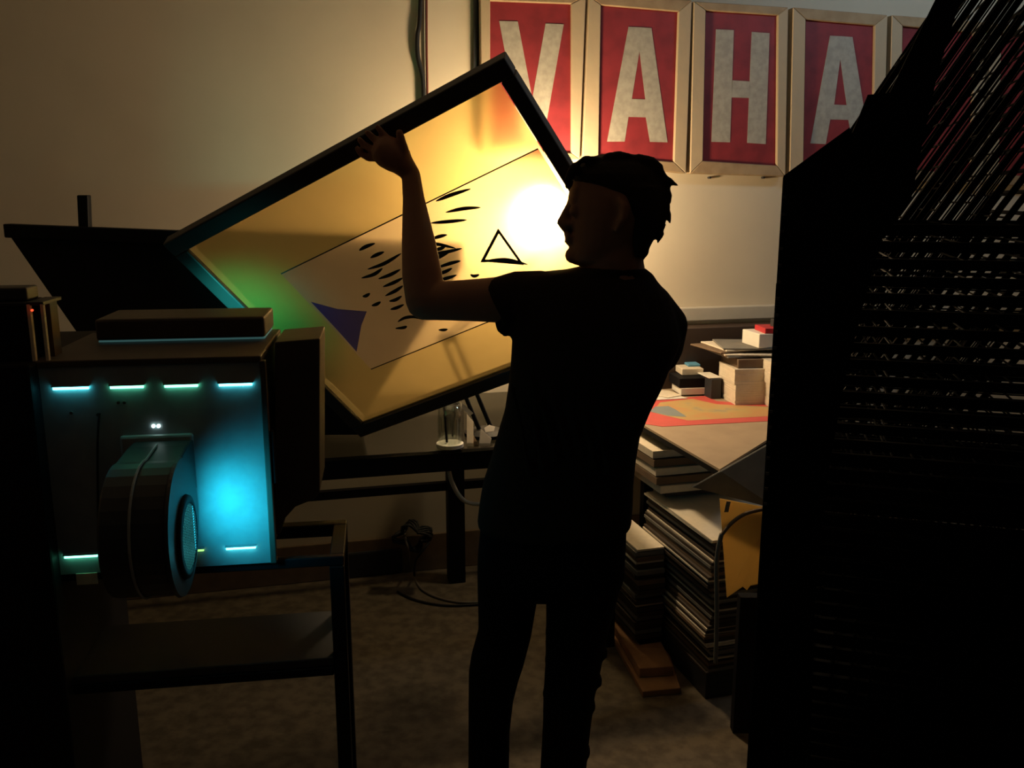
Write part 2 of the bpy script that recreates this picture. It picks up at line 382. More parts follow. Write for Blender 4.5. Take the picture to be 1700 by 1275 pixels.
bm = BM(); tube(bm, spline([floorp(660, 982), floorp(690, 996), floorp(740, 1005), floorp(800, 1003), floorp(860, 1000)]), .005, 8)
tag(obj('floor_cable', bm, m_cable, smooth=True), 'black cable lying on the floor beside the grey cable', 'cable', 'cables on the floor')
bm = BM(); box(bm, floorp(615, 950, 0), YAW, -.14, .14, -.05, .06, 0, .12); bevel(bm, .01)
b = tag(obj('toolbox', bm, m_dark), 'low dark case on the floor against the baseboard', 'case')
bm = BM(); box(bm, floorp(640, 940, 0), YAW, .22, .30, -.04, .03, 0, .05); bevel(bm, .006)
tag(obj('adapter_block', bm, mat('dull white plastic', (.3, .27, .24), .5)), 'pale adapter block on the floor beside the cable tangle', 'adapter')
b['label'] = 'low dark case on the floor at the wall, left of the cable tangle'

# black trapezoid lid standing on the table behind the screen
PYL = 3.02
def lp(px, py): return PY(px, py, PYL)
base = PY(365, 690, PYL); base.z = TZ
t = thing('hopper_lid', 'large black flared lid panel standing on the table behind the exposure unit', 'lid', base)
out = [(18, 372), (770, 402), (768, 440), (605, 690), (600, 722), (262, 722), (130, 555), (18, 394)]
bm = BM(); prism(bm, [lp(*p) for p in out], Vector((0, .035, 0))); obj('panel', bm, m_black, t)
bm = BM(); a, b = lp(18, 371), lp(770, 400)
prism(bm, [a, b, b - Z * .045, a - Z * .045], Vector((0, -.05, 0))); bevel(bm, .004); obj('top_rim', bm, m_black, t)
bm = BM(); a = lp(134, 324); prism(bm, [a, lp(152, 324), lp(154, 384), lp(137, 384)], Vector((0, -.03, 0))); bevel(bm, .004); obj('stop_post', bm, m_black, t)
bm = BM(); disc(bm, lp(137, 365), (-1, 0, 0), .006, .012, 10); obj('knob', bm, m_black, t)
bm = BM(); box(bm, base, 0, -.36, .36, -.06, .10, 0, .03); bevel(bm, .004); obj('foot', bm, m_black, t)

# ------------------------------------------------------------------ the held printing screen
Ls = 1.0
Wc = [Vector(c) for c in ((-.869, 2.236, 1.515), (-.015, 1.893, 1.905), (.399, 2.248, 1.312), (-.456, 2.591, .921))]
SU = (Wc[1] - Wc[0]).normalized(); SV = (Wc[3] - Wc[0]).normalized(); SN = SU.cross(SV).normalized()
if SN.y > 0: SN = -SN           # towards the camera
LU = (Wc[1] - Wc[0]).length; LV_ = (Wc[3] - Wc[0]).length
def SP(a, b, n=0): return Wc[0] + SU * a + SV * b + SN * n
def S2(px, py, off=0.0): return PP(px, py, Wc[0] + SN * off, SN)
base = SP(LU / 2, LV_, 0)
t = thing('printing_screen', 'large tilted printing screen held up by the person', 'printing screen', base)
bw = .043
def bar(a0, a1, b0, b1, name='frame_bar'):
    bm = BM(); prism(bm, [SP(a0, b0, .012), SP(a1, b0, .012), SP(a1, b1, .012), SP(a0, b1, .012)], -SN * .036); bevel(bm, .004); obj(name, bm, mat('dark aluminium', (.035, .035, .038), .45, metal=.3), t)
bar(0, LU, 0, bw); bar(0, LU, LV_ - bw, LV_); bar(0, bw, bw, LV_ - bw); bar(LU - bw * .8, LU, bw, LV_ - bw)
u0, u1, v0, v1 = .2 * LU, .955 * LU, .27 * LV_, .735 * LV_
e = bw - .004
m_emul = mesh_mat('yellow green emulsion mesh', (.95, .74, .32), (.75, .50, .16), (.16, .50, .10), .02, .74, .45, .2)
m_open = mesh_mat('open stencil mesh', (.95, .76, .44), (.75, .52, .28), (.24, .28, .20), .02, .74, .45, .2)
bm = BM()
def quad(bm, *p): bm.faces.new([bm.verts.new(q) for q in p])
E1 = LU - e; F1 = LV_ - e
quad(bm, SP(e, e), SP(E1, e), SP(E1, v0), SP(e, v0)); quad(bm, SP(e, v1), SP(E1, v1), SP(E1, F1), SP(e, F1))
quad(bm, SP(e, v0), SP(u0, v0), SP(u0, v1), SP(e, v1)); quad(bm, SP(u1, v0), SP(E1, v0), SP(E1, v1), SP(u1, v1))
obj('emulsion_border', bm, m_emul, t, 'yellow green coated mesh')
bm = BM(); quad(bm, SP(u0, v0), SP(u1, v0), SP(u1, v1), SP(u0, v1)); obj('mesh_window', bm, m_open, t, 'clearer tan mesh inside the outline')
m_ink = mat('dried dark ink', (.035, .02, .012), .8)
bm = BM(); q = .0035
for a0, a1, b0, b1 in ((u0, u1, v0 - q, v0), (u0, u1, v1, v1 + q)):
    quad(bm, SP(a0, b0, .001), SP(a1, b0, .001), SP(a1, b1, .001), SP(a0, b1, .001))
obj('outline_print', bm, m_ink, t)
# tapered strokes of the stencil drawing
bm = BM()
def z6(l): return [(440 + x / 5.3125, 400 + y / 5.3125) for x, y in l]
def z3(l): return [(250 + x / 2.4286, 50 + y / 2.4286) for x, y in l]
strokes = [z6([(905, 250), (1050, 200), (1200, 110)]), z6([(1000, 335), (1100, 300), (1195, 250)]), z6([(1040, 405), (1130, 370), (1215, 325)]),
           z6([(1060, 485), (1150, 440), (1215, 395)]), z6([(1095, 532), (1150, 520), (1205, 485)]), z6([(1105, 605), (1160, 590), (1225, 560)]),
           z6([(1170, 715), (1230, 680), (1310, 670), (1400, 695)]), z6([(1150, 772), (1220, 765), (1250, 750)]), z6([(830, 85), (890, 50), (970, 20)]),
           z6([(930, 150), (990, 120), (1050, 95)]), z6([(860, 490), (890, 485), (925, 460)]), z6([(940, 572), (980, 560), (1020, 535)]),
           z6([(1530, 785), (1575, 785), (1610, 778)]), z6([(1460, 185), (1540, 140), (1630, 95)]), z6([(1500, 300), (1580, 275), (1650, 240)]),
           z6([(1480, 90), (1540, 70), (1590, 50)]), z6([(1520, 350), (1600, 330), (1690, 300)]), z3([(1130, 778), (1200, 772), (1275, 765)]),
           z3([(1135, 842), (1165, 832), (1195, 825)]), z3([(1120, 905), (1190, 895), (1255, 880)]), z3([(1330, 935), (1430, 925), (1520, 945)]),
           z3([(1150, 690), (1210, 665), (1290, 640)]), z3([(1110, 870), (1150, 862), (1230, 880)]), z3([(1150, 960), (1210, 940), (1250, 930)]),
           z3([(1190, 735), (1260, 720), (1330, 715)]), z3([(850, 1000), (900, 985), (935, 960)]), z3([(1290, 985), (1305, 992), (1325, 985)])]
for st in strokes:
    P = spline([S2(x, y, .0012) for x, y in st], 5); n_ = len(P) - 1; L, R_ = [], []
    for i, p in enumerate(P):
        d = (P[min(i + 1, n_)] - P[max(i - 1, 0)]).normalized(); s = SN.cross(d) * .0052 * math.sin(math.pi * (i + .35) / (n_ + .7)) ** .8
        L.append(bm.verts.new(p + s)); R_.append(bm.verts.new(p - s))
    for i in range(n_): bm.faces.new((L[i], L[i + 1], R_[i + 1], R_[i]))
obj('brush_stroke_print', bm, m_ink, t)
bm = BM()
tri = [S2(798, 434, .0012), S2(827, 379, .0012), S2(870, 440, .0012)]
cen = (tri[0] + tri[1] + tri[2]) / 3
for k in range(3):
    a, b = tri[k], tri[(k + 1) % 3]; quad(bm, a, b, b.lerp(cen, .22), a.lerp(cen, .22))
obj('triangle_print', bm, m_ink, t)
bm = BM(); bm.faces.new([bm.verts.new(S2(x, y, .0014)) for x, y in ((516, 501), (560, 513), (609, 517), (600, 540), (592, 584), (560, 548))])
obj('blue_patch', bm, mesh_mat('blue filler mesh', (.07, .07, .28), (.05, .05, .22), (.02, .02, .14), .04, .40, .4, .1), t, 'small blue triangular patch on the mesh')

# ------------------------------------------------------------------ the person
YP = 1.86
def B(px, py, dy=0.0): return PY(px, py, YP + dy)
def pr(px, py, r, dy=0.0):
    p = B(px, py, dy); return r * (p - CAMP).dot(FW) / F
def limb(bm, L, n=20, cap=True):
    tube(bm, [B(x, y, d) for x, y, r, d in L], [pr(x, y, r, d) for x, y, r, d in L], n, cap)
def slices(bm, rows, n=28, sq=1.0):
    """rows: (py, px left, px right, half depth, centre depth offset)"""
    rings = []
    for py, xl, xr, hd, dy in rows:
        a, b = B(xl, py, dy), B(xr, py, dy); c = (a + b) / 2; hx = (b - a).length / 2
        R = []
        for k in range(n):
            th = 2 * math.pi * k / n; cx, sx = math.cos(th), math.sin(th)
            R.append(bm.verts.new(c + Vector((math.copysign(abs(cx) ** sq, cx) * hx, math.copysign(abs(sx) ** sq, sx) * hd, 0))))
        rings.append(R)
    loft(bm, rings)
body = BM()
# head in profile facing the screen
slices(body, [(268, 990, 1050, .030, 0), (280, 966, 1072, .052, 0), (300, 952, 1086, .069, 0), (325, 948, 1092, .076, 0), (345, 948, 1090, .076, 0),
              (365, 950, 1084, .073, 0), (385, 950, 1074, .067, 0), (402, 950, 1064, .061, 0), (418, 948, 1056, .054, 0), (432, 947, 1050, .046, 0), (440, 955, 1040, .035, 0)], 28, .9)
slices(body, [(312, 946, 965, .040, 0), (330, 942.5, 965, .044, 0), (338, 943, 965, .04, 0)], 14)                      # brow
tube(body, [B(946, 340), B(939, 356), B(933, 370), B(938, 377)], [.008, .010, .0125, .010], 12, True)             # nose
for s in (-1, 1): tube(body, [B(941, 372, s * .011), B(947, 372, s * .014)], .0075, 10, True)                    # nostrils
tube(body, [B(944, 392, -.016), B(941, 390, 0), B(944, 392, .016)], .0065, 10, True)                           # lips
tube(body, [B(945, 400, -.014), B(942, 401, 0), B(945, 400, .014)], .0065, 10, True)
ball(body, B(951, 424), .017, .022, .017)                                                                      # chin
for s in (-1, 1):
    ball(body, B(955, 350, s * .031), .013, .013, .012)                                                          # eyes under lids
    ex = B(1024, 358, s * .074)
    tube(body, [ex + Vector((.004, 0, .03)), ex + Vector((.014, s * .008, .018)), ex + Vector((.012, s * .01, -.006)), ex + Vector((0, s * .004, -.028))], [.008, .010, .009, .007], 10, True)
# neck and trunk
slices(body, [(400, 972, 1072, .055, 0), (430, 966, 1068, .056, 0), (455, 962, 1072, .060, .01), (480, 930, 1095, .075, .02)], 24)
slices(body, [(465, 885, 1085, .060, .02), (500, 862, 1110, .09, .02), (560, 862, 1110, .105, .02), (640, 860, 1085, .105, .02), (720, 845, 1045, .095, .02),
              (800, 825, 1030, .095, .02), (880, 815, 1020, .10, .02), (950, 812, 1018, .10, .02)], 28)
# his left arm, raised to the frame
HW = [(683, 292), (660, 262)]
def HP(px, py, off): return S2(px, py, off)
sh, elb, wr = B(870, 497, .02), B(706, 500, .03), HP(682, 288, .055)
tube(body, [sh, sh.lerp(elb, .45), sh.lerp(elb, .8), elb], [.054, .046, .042, .041], 20, True)
tube(body, [elb, elb.lerp(wr, .2), elb.lerp(wr, .45), elb.lerp(wr, .8), wr], [.042, .0435, .037, .024, .0205], 20, True)
palm = HP(658, 262, .045)
tube(body, [wr, wr.lerp(palm, .5), palm], [(.020, .018), (.026, .018), (.033, .016)], 16, True)
kn = HP(643, 252, .040)
tube(body, [palm, kn], [(.034, .016), (.036, .014)], 16, True)
hand_f = [((628, 262), (611, 262), (598, 254), (593, 246), .0085), ((632, 253), (615, 247), (604, 240), (597, 232), .0088),
          ((640, 246), (627, 235), (617, 227), (610, 220), .009), ((650, 240), (641, 228), (633, 219), (627, 211), .0085)]
for a, b, c, d, r in hand_f:
    tube(body, [kn.lerp(HP(*a, .036), .4), HP(*a, .036), HP(*b, .032), HP(*c, .026), HP(*d, .022)], [r * 1.15, r * 1.1, r, r * .92, r * .8], 10, True)
tube(body, [HP(672, 268, .05), HP(670, 248, .048), HP(666, 233, .042), HP(663, 220, .036)], [.0135, .012, .010, .0085], 10, True)   # thumb
# his right arm goes forward to the right edge of the frame
def RP(a, b, off): return SP(a, b, off)
sh2 = B(1088, 535, .02); gr = RP(LU + .012, LV_ * .62, .03); elb2 = B(1072, 638, .19)
tube(body, [sh2, sh2.lerp(elb2, .5), elb2], [.052, .046, .040], 18, True)
wr2 = gr + Vector((.005, -.10, -.05)); tube(body, [elb2, elb2.lerp(wr2, .35), wr2], [.040, .037, .022], 18, True)
tube(body, [wr2, gr], [(.022, .020), (.034, .017)], 14, True)
for k in range(4):
    b0 = gr + SV * (.024 * (k - 1.5)) + SU * .012; r = (.0085, .009, .009, .0078)[k]
    tube(body, [gr.lerp(b0, .8), b0 - SN * .03, b0 - SN * .055 - SU * .012, b0 - SN * .056 - SU * (.034 + .004 * (k % 2))], [r * 1.1, r, r * .95, r * .8], 10, True)
tube(body, [wr2.lerp(gr, .6), gr - SU * .01 + SN * .01 - SV * .02, gr - SU * .04 + SN * .006 - SV * .03], [.012, .011, .009], 10, True)
# legs
LL = [(850, 940, 46, .02), (840, 1040, 40, .02), (825, 1105, 36, .02), (815, 1190, 32, .02), (812, 1290, 30, .03), (812, 1400, 24, .05), (812, 1445, 22, .05)]
RL = [(965, 940, 50, .02), (956, 1040, 42, .02), (948, 1105, 38, .01), (941, 1190, 34, 0), (934, 1290, 30, 0), (930, 1400, 24, .02), (930, 1445, 22, .02)]
limb(body, LL); limb(body, RL)
person = tag(obj('person', fuse(body, .0042, 3), m_skin, smooth=True), 'person in dark t-shirt and trousers seen from behind, holding up a printing screen', 'person')
ORG[person.name] = person.location.copy()
# hair
h = BM()
slices(h, [(256, 1000, 1052, .02, 0), (262, 974, 1072, .046, 0), (274, 956, 1090, .066, 0), (290, 947, 1101, .078, 0), (303, 953, 1107, .080, 0), (316, 972, 1109, .080, 0), (324, 990, 1109, .078, 0)], 28, .92)
slices(h, [(310, 985, 1108, .083, 0), (325, 1000, 1109, .081, 0), (340, 1008, 1107, .081, 0), (360, 1030, 1101, .079, 0), (385, 1036, 1090, .074, 0), (408, 1040, 1078, .062, 0), (425, 1042, 1071, .05, 0)], 28, .92)
tufts = [((1096, 300), (1112, 300), (1124, 308)), ((1100, 352), (1110, 356), (1112, 370)), ((1060, 264), (1084, 266), (1100, 276)), ((1088, 375), (1098, 390), (1092, 402)), ((990, 268), (970, 264), (955, 272)), ((1085, 280), (1102, 292), (1113, 303)), ((1095, 290), (1106, 306), (1112, 318)), ((1080, 270), (1096, 280), (1104, 290)), ((1098, 330), (1108, 345), (1106, 362)),
         ((1092, 360), (1100, 376), (1096, 390)), ((950, 285), (942, 298), (940, 312)), ((955, 278), (944, 290), (939, 300)), ((1070, 405), (1072, 420), (1068, 430)), ((1010, 262), (1030, 256), (1050, 258)),
         ((1100, 310), (1111, 325), (1113, 335))]
for k, (a, b, c) in enumerate(tufts):
    for dy in (-.045, -.015, .015, .045): tube(h, [B(*a, dy), B(*b, dy * 1.1), B(*c, dy * 1.1)], [.011, .007, .003], 8, True)
obj('hair', fuse(h, .004, 2), m_hair, person, smooth=True)
# t-shirt
s = BM()
slices(s, [(442, 968, 1066, .066, .01), (449, 935, 1076, .070, .015), (455, 868, 1084, .072, .02), (468, 838, 1092, .085, .02), (490, 826, 1112, .10, .02), (525, 842, 1122, .118, .02),
           (565, 850, 1130, .125, .02), (600, 848, 1114, .127, .02), (640, 844, 1098, .125, .02), (680, 838, 1078, .12, .02), (720, 826, 1062, .115, .02), (760, 815, 1055, .115, .02),
           (800, 802, 1051, .118, .02), (835, 796, 1050, .12, .02), (868, 792, 1047, .124, .02), (874, 796, 1042, .118, .02)], 32, .88)
hem = [(824, 509, 50, .02), (832, 509, 49, .02)]
tube(s, [B(905, 497, .02), B(860, 500, .02), B(830, 508, .02), B(826, 510, .02)], [(.062, .062), (.064, .064), (.0615, .062), (.060, .060)], 20)
tube(s, [B(858, 505, .02), B(842, 532, .02), B(838, 548, .02), B(843, 557, .02)], [.05, .034, .018, .008], 12)
tube(s, [B(1068, 512, .02), B(1092, 545, .04), B(1089, 570, .10), B(1086, 582, .13)], [(.062, .062), (.066, .064), (.062, .062), (.060, .06)], 20, True)
for k in range(7):   # folds in the cloth
    x = 850 + 22 * k; tube(s, [B(x, 640 + 30 * math.sin(k), -.095), B(x + 14, 700, -.10), B(x + 30, 770 + 20 * math.cos(k), -.095)], .006, 8, True)
obj('t_shirt', fuse(s, .006, 3), m_shirt, person, smooth=True)
# trousers
s = BM()
slices(s, [(845, 803, 1040, .108, .02), (880, 797, 1040, .115, .02), (920, 793, 1038, .12, .02), (955, 792, 1036, .118, .02), (972, 800, 1030, .10, .02)], 28, .9)
L1 = [(845, 950, 53, .02), (842, 1000, 49, .02), (838, 1050, 44.5, .02), (826, 1095, 44.5, .02), (820, 1120, 42.5, .02), (815, 1160, 37.5, .02), (812, 1215, 34.5, .02), (811, 1290, 34, .03), (812, 1380, 32, .05), (812, 1436, 33, .05)]
R1 = [(970, 950, 64, .02), (964, 1000, 58, .02), (957, 1050, 51, .02), (952, 1100, 47, .01), (945, 1150, 43, .01), (940, 1215, 39.5, 0), (934, 1290, 38, 0), (930, 1380, 34, .02), (930, 1436, 34, .02)]
limb(s, L1, 20, False); limb(s, R1, 20, False)
random.seed(3)
for cx, yy, r in [(R1[k][0], R1[k][1] + o, R1[k][2]) for k in range(2, 7) for o in (0, 26)]:
    for sd in (-1, 1):
        if random.random() < .8: ball(s, B(cx + sd * (r - 6), yy + random.uniform(-8, 8), .01), .010, .03, .012, 10)
obj('trousers', fuse(s, .006, 2), m_jeans, person, smooth=True)
for (cx, d) in ((812, .05), (930, .02)):
    s = BM(); a = B(cx, 1440, d); a.z = 0
    for hh, w_, l0, l1 in ((.0, .045, -.09, .19), (.03, .047, -.09, .19), (.06, .043, -.08, .14), (.085, .036, -.06, .06)): pass
    rings = []
    for hh, w_, l0, l1 in ((.002, .043, -.07, .19), (.02, .047, -.075, .195), (.045, .044, -.07, .18), (.07, .040, -.065, .10), (.10, .036, -.055, .035)):
        c = a + Vector((0, (l0 + l1) / 2, hh)); rings.append([s.verts.new(c + Vector((math.cos(th) * w_, math.sin(th) * (l1 - l0) / 2, 0))) for th in [2 * math.pi * k / 20 for k in range(20)]])
    loft(s, rings); obj('shoe', s, m_black, person, smooth=True)

# ------------------------------------------------------------------ exposure unit on its stand
YU = math.radians(8.5); UX, UY = fr(YU)
U0 = PY(450, 934, 1.72)           # lower right corner of the front panel
def FPt(px, py, off=0.0): return PP(px, py, U0 - UY * off, UY)
def loc(p): q = p - U0; return q.dot(UX), q.dot(UY), q.z
xl = loc(FPt(66, 640))[0]; zt = loc(FPt(450, 598))[2]
def ub(bm, *a): return obox(bm, U0, UX, UY, Z, *a)
DP = .37
unit = thing('exposure_unit', 'grey metal exposure unit with cyan light leaking from its louvers', 'exposure unit', U0 + UX * (xl / 2) + UY * .18)
bm = BM(); ub(bm, xl, 0, 0, .004, 0, zt); obj('front_panel', bm, m_panel, unit)
bm = BM(); ub(bm, xl + .004, -.002, .004, DP - .01, .004, zt - .006); obj('case', bm, m_case, unit)
# side housing with chamfered foot
hp = [PP(x, y, U0 + UY * .13, UY) for x, y in ((456, 568), (531, 562), (531, 818), (522, 829), (490, 842), (474, 860), (466, 885), (456, 890))]
bm = BM(); prism(bm, hp, UY * .19); bevel(bm, .003); obj('side_housing', bm, m_case, unit)
bm = BM(); ub(bm, 0, .012, -.006, .012, 0, zt); bevel(bm, .002); obj('corner_post', bm, m_case, unit)
bm = BM(); ub(bm, .012, .019, 0, .016, .17, .28); bevel(bm, .002); obj('side_latch', bm, m_black, unit)
bm = BM(); ub(bm, xl - .01, .004, -.004, DP, zt - .004, zt + .010); bevel(bm, .003); obj('top_plate', bm, m_case, unit)
lx0 = loc(PP(160, 570, U0 + UY * .20, UY))[0]; lx1 = loc(PP(441, 570, U0 + UY * .20, UY))[0]
bm = BM(); ub(bm, lx0, lx1, .20, DP, zt + .016, zt + .062); bevel(bm, .006); obj('lid', bm, m_case, unit)
bm = BM(); ub(bm, lx0 + .004, lx1 - .002, .203, DP - .02, zt + .0125, zt + .0155); obj('lid_gap_strip', bm, emis('leak light dim', (.16, .42, .42), .16), unit, 'thin pale glowing line under the lid')
m_cy = emis('cyan leak light', (.10, .85, .95), 9.0); m_gr = emis('green leak light', (.16, .95, .55), 5.5)
m_hood = m_panel
def louver(x0, x1, y, m, lab, k=1.0, drop=.0065):
    a = loc(FPt(x0, y)); b = loc(FPt(x1, y)); 
    bm = BM(); ub(bm, a[0] - .002, b[0] + .002, -.009, .0, a[2] + .0025, a[2] + .0045); hood = obj('louver', bm, m_hood, unit)
    bm = BM(); ub(bm, a[0], b[0], -.0055, -.0005, a[2] - drop / 2, a[2] + .0022); obj('light_slot', bm, m, hood, lab)
for x0, x1, y, m, lab in ((89, 148, 644, m_cy, 'glowing cyan slot, first in the top row'), (184, 239, 642, m_gr, 'glowing green slot, second in the top row'), (274, 329, 640, m_gr, 'glowing green slot, third in the top row'),
                     (364, 419, 638, m_cy, 'glowing cyan slot, last in the top row'), (108, 163, 923, m_gr, 'glowing green slot low on the left'), (376, 425, 909, m_cy, 'glowing cyan slot low on the right')):
    louver(x0, x1, y, m, lab)
louver(318, 339, 912, emis('yellow green leak light', (.35, .8, .2), 1.5), 'dim yellow green slot beside the blower')
for x in (255, 263.5):
    bm = BM(); disc(bm, FPt(x, 707, 0), -UY, .0033, .003, 16); obj('indicator_light', bm, emis('white indicator', (.75, 1, .95), 5), unit)
for x, y in ((119, 685), (163, 688), (197, 668), (207, 668)):
    bm = BM(); disc(bm, FPt(x, y, 0), -UY, .003, .004, 10); obj('screw', bm, m_case, unit)
bm = BM(); tube(bm, spline([FPt(165, 686, .004), FPt(162, 740, .006), FPt(163, 860, .006)]), .0022, 6); obj('panel_wire', bm, m_cable, unit)
# blower mount plate, volute, inlet
pa = loc(FPt(201, 722)); pb = loc(FPt(322, 722)); zb = pa[2] - .17
bm = BM(); ub(bm, pa[0], pb[0], -.014, 0, zb, pa[2]); bevel(bm, .005); obj('blower_mount', bm, m_panel, unit)
bl = thing('tmp', '', '', (0, 0, 0)); bpy.data.objects.remove(bl)
vx1 = loc(PP(289, 800, U0 - UY * .19, UY))[0]; vx0 = loc(PP(180, 800, U0 - UY * .19, UY))[0]; cy = -.165; cz = pa[2] - .135; RR = .122
def volute(x):
    P = []
    P.append((x, 0.0, pa[2] - .012)); P.append((x, -.06, pa[2] - .010))
    for k in range(0, 25):
        th = math.radians(78 + k * 11.2); P.append((x, cy + math.cos(th) * RR, cz + math.sin(th) * RR))
    P.append((x, -.03, cz + .02)); P.append((x, 0.0, cz + .02))
    return [U0 + UX * a + UY * b + Z * c for a, b, c in P]
bm = BM(); prism(bm, volute(vx0), UX * (vx1 - vx0)); bevel(bm, .004)
m_vol = mat('dark grey blower casing', (.035, .042, .046), .45)
vol = obj('blower_housing', bm, m_vol, unit)
bm = BM(); V_ = volute(vx0 + (vx1 - vx0) * .48)
cen = U0 + UX * vx0 + UY * cy + Z * cz
a = [p + (p - (cen + UX * (vx1 - vx0) * .48)).normalized() * .003 for p in V_[1:-2]]
tube(bm, a, .0025, 6); obj('seam_strip', bm, m_panel, vol)
fc = U0 + UX * vx1 + UY * cy + Z * cz
bm = BM(); tube(bm, [fc, fc + UX * .006], [RR + .006, RR + .004], 48); obj('side_flange', bm, m_vol, vol)
gc = fc + UX * .006 + UY * .005 - Z * .022
n = 40; rI, rO = .062, .078
bm = BM(); R = [[bm.verts.new(gc + UX * x + (UY * math.cos(th) + Z * math.sin(th)) * r) for th in [2 * math.pi * k / n for k in range(n)]] for r, x in ((rO, 0), (rO - .002, .006), (rI, .008), (rI, 0))]
R.append(R[0])
for a_, b_ in zip(R, R[1:]):
    for k in range(n): bm.faces.new((a_[k], a_[(k + 1) % n], b_[(k + 1) % n], b_[k]))
ringo = obj('inlet_ring', bm, m_black, vol, smooth=True)
bm = BM(); disc(bm, gc + UX * .001, UX, rI, .004, 40); obj('lit_inlet', bm, emis('cyan inlet glow', (.10, .80, .72), 5.0), vol, 'round inlet glowing cyan')
bm = BM()
for k in range(-11, 12):
    zz = k * .0052
    hw = math.sqrt(max(0, rI ** 2 - zz ** 2))
    if hw > .006: obox(bm, gc, UX, UY, Z, .005, .007, -hw, hw, zz - .0009, zz + .0009)
for k in range(-5, 6):
    yy = k * .011; hw = math.sqrt(max(0, rI ** 2 - yy ** 2))
    if hw > .006: obox(bm, gc, UX, UY, Z, .005, .007, yy - .0009, yy + .0009, -hw, hw)
obj('inlet_grille', bm, m_vol, vol)
# light leaving the inlet; behind the unit, cyan light added for the screen
ga = area('inlet_light', gc + UX * .018 + UY * .035, gc + UX * .10 + UY * .20 - Z * .0, .05, .09, .30, (.02, .72, 1.0)); ga.data.spread = math.radians(105)
ra = area('added_rear_light', U0 + UX * (-.17) + UY * (DP + .02) + Z * (zt - .05), SP(.08, .28, .0), .22, .08, 1.0, (.05, .9, .75)); ra.data.spread = math.radians(75)
bm = BM(); box(bm, U0, YU, -.27, -.07, DP - .012, DP + .004, zt - .10, zt - .02); obj('added_rear_slot', bm, emis('added cyan rear glow', (.05, .8, .75), 2.0), unit)  # unseen slot added as the body of the rear light
a = loc(FPt(127, 953))
bm = BM(); obox(bm, U0, UX, UY, Z, a[0], a[0] + .040, -.004, -.002, a[2] - .022, a[2] + .002)
tag(obj('paper_tag', bm, m_paper), 'small folded pale paper tag under the lower left louver', 'tag')

# stand
stz = U0.z; SL = loc(PP(62, 950, U0, UY))[0]; SR = loc(PP(571, 950, U0, UY))[0]
st = thing('steel_stand', 'black square tube stand carrying the exposure unit', 'stand', Vector((U0.x - .2, U0.y + .18, 0)))
def sb(name, x0, x1, y0, y1, z0, z1, m=m_black):
    bm = BM(); obox(bm, Vector((U0.x, U0.y, 0)), UX, UY, Z, x0, x1, y0, y1, z0, z1); bevel(bm, .002, 1); return obj(name, bm, m, st)
tw = .030; DS = .235
sb('front_rail', SL, SR, .012, tw, stz - tw * .7, stz); sb('rear_rail', SL, SR, DS - tw, DS, stz - tw, stz)
sb('side_rail', SL, SL + tw, tw, DS - tw, stz - tw, stz); sb('side_rail', SR - tw, SR, tw, DS - tw, stz - tw, stz)
for x in (SL, SR - tw):
    for y in (0.008, DS - tw): sb('leg', x, x + tw, y, y + tw, 0, stz - tw * .7)
zs = PP(300, 1112, Vector((U0.x, U0.y, 0)), UY).z
sb('shelf', SL + tw, SR - tw, .004, DS - .004, zs - .02, zs, m_dark); sb('shelf_rail', SL + tw, SR - tw, 0, .004 + tw * .6, zs - .04, zs - .02)

# dark cabinet with equipment at the far left edge
cbx = PY(52, 606, 1.62)
bm = BM(); box(bm, (cbx.x, cbx.y, 0), YU, -.7, -.004, 0, .45, 0, cbx.z); bevel(bm, .006)
tag(obj('dark_cabinet', bm, m_black), 'dark cabinet at the left edge beside the exposure unit', 'cabinet')
def cb(bm, x0, x1, y0, y1, z0, z1): return box(bm, cbx, YU, x0, x1, y0, y1, z0, z1)
e0 = PY(0, 600, 1.75); e1 = PY(49, 600, 1.75); 
dv = thing('control_box', 'black control box with clear side panels on the dark cabinet at the left edge', 'control box', Vector((cbx.x - .1, cbx.y + .15, cbx.z)))
dz = PY(40, 496, 1.72).z - cbx.z
bm = BM(); cb(bm, -.16, -.012, .04, .14, 0, dz); bevel(bm, .006); obj('housing', bm, m_black, dv)
bm = BM(); cb(bm, -.11, -.016, .06, .12, dz, dz + .026); bevel(bm, .004); obj('top_module', bm, m_dark, dv)
bm = BM(); cb(bm, -.012, -.006, .04, .05, 0, dz - .004); obj('edge_strip', bm, m_paper, dv, 'pale edge strip')
bm = BM(); cb(bm, .012, .0175, .04, .05, 0.0, dz - .004); obj('edge_strip', bm, m_paper, dv, 'pale edge strip')
bm = BM(); cb(bm, -.012, .018, .0405, .14, dz - .006, dz); obj('cap', bm, m_dark, dv)
bm = BM(); cb(bm, -.006, .012, .09, .13, 0, dz - .006); obj('side_window', bm, mat('amber side', (.10, .06, .025), .3), dv)
bm = BM(); p = PY(54, 515, 1.655); disc(bm, Vector((p.x, p.y, p.z)), (0, -1, 0), .0022, .003, 12); obj('red_indicator', bm, emis('red led', (1, .06, .02), 2.2), dv)
# small things on the table behind the control box
q = PZ(110, 598, TZ)
def tb(name, px, yd, z0, w_, d_, h_, m, label, cat, grp=None):
    p = PY(px, 500, yd); bm = BM(); box(bm, (p.x, p.y, z0), YAW, -w_ / 2, w_ / 2, -d_ / 2, d_ / 2, 0, h_); bevel(bm, min(h_, w_) * .1); return tag(obj(name, bm, m), label, cat, grp)
m_pink = mat('pink tub', (.5, .2, .18), .5)
tb('ink_tub', 100, 2.75, TZ, .10, .10, .30, m_pink, 'pinkish ink tub at the left, behind the exposure unit', 'tub')
tb('paper_pad', 118, 2.62, TZ, .12, .12, .26, m_paper, 'pale stack of cards beside the pinkish tub at the left', 'cards')

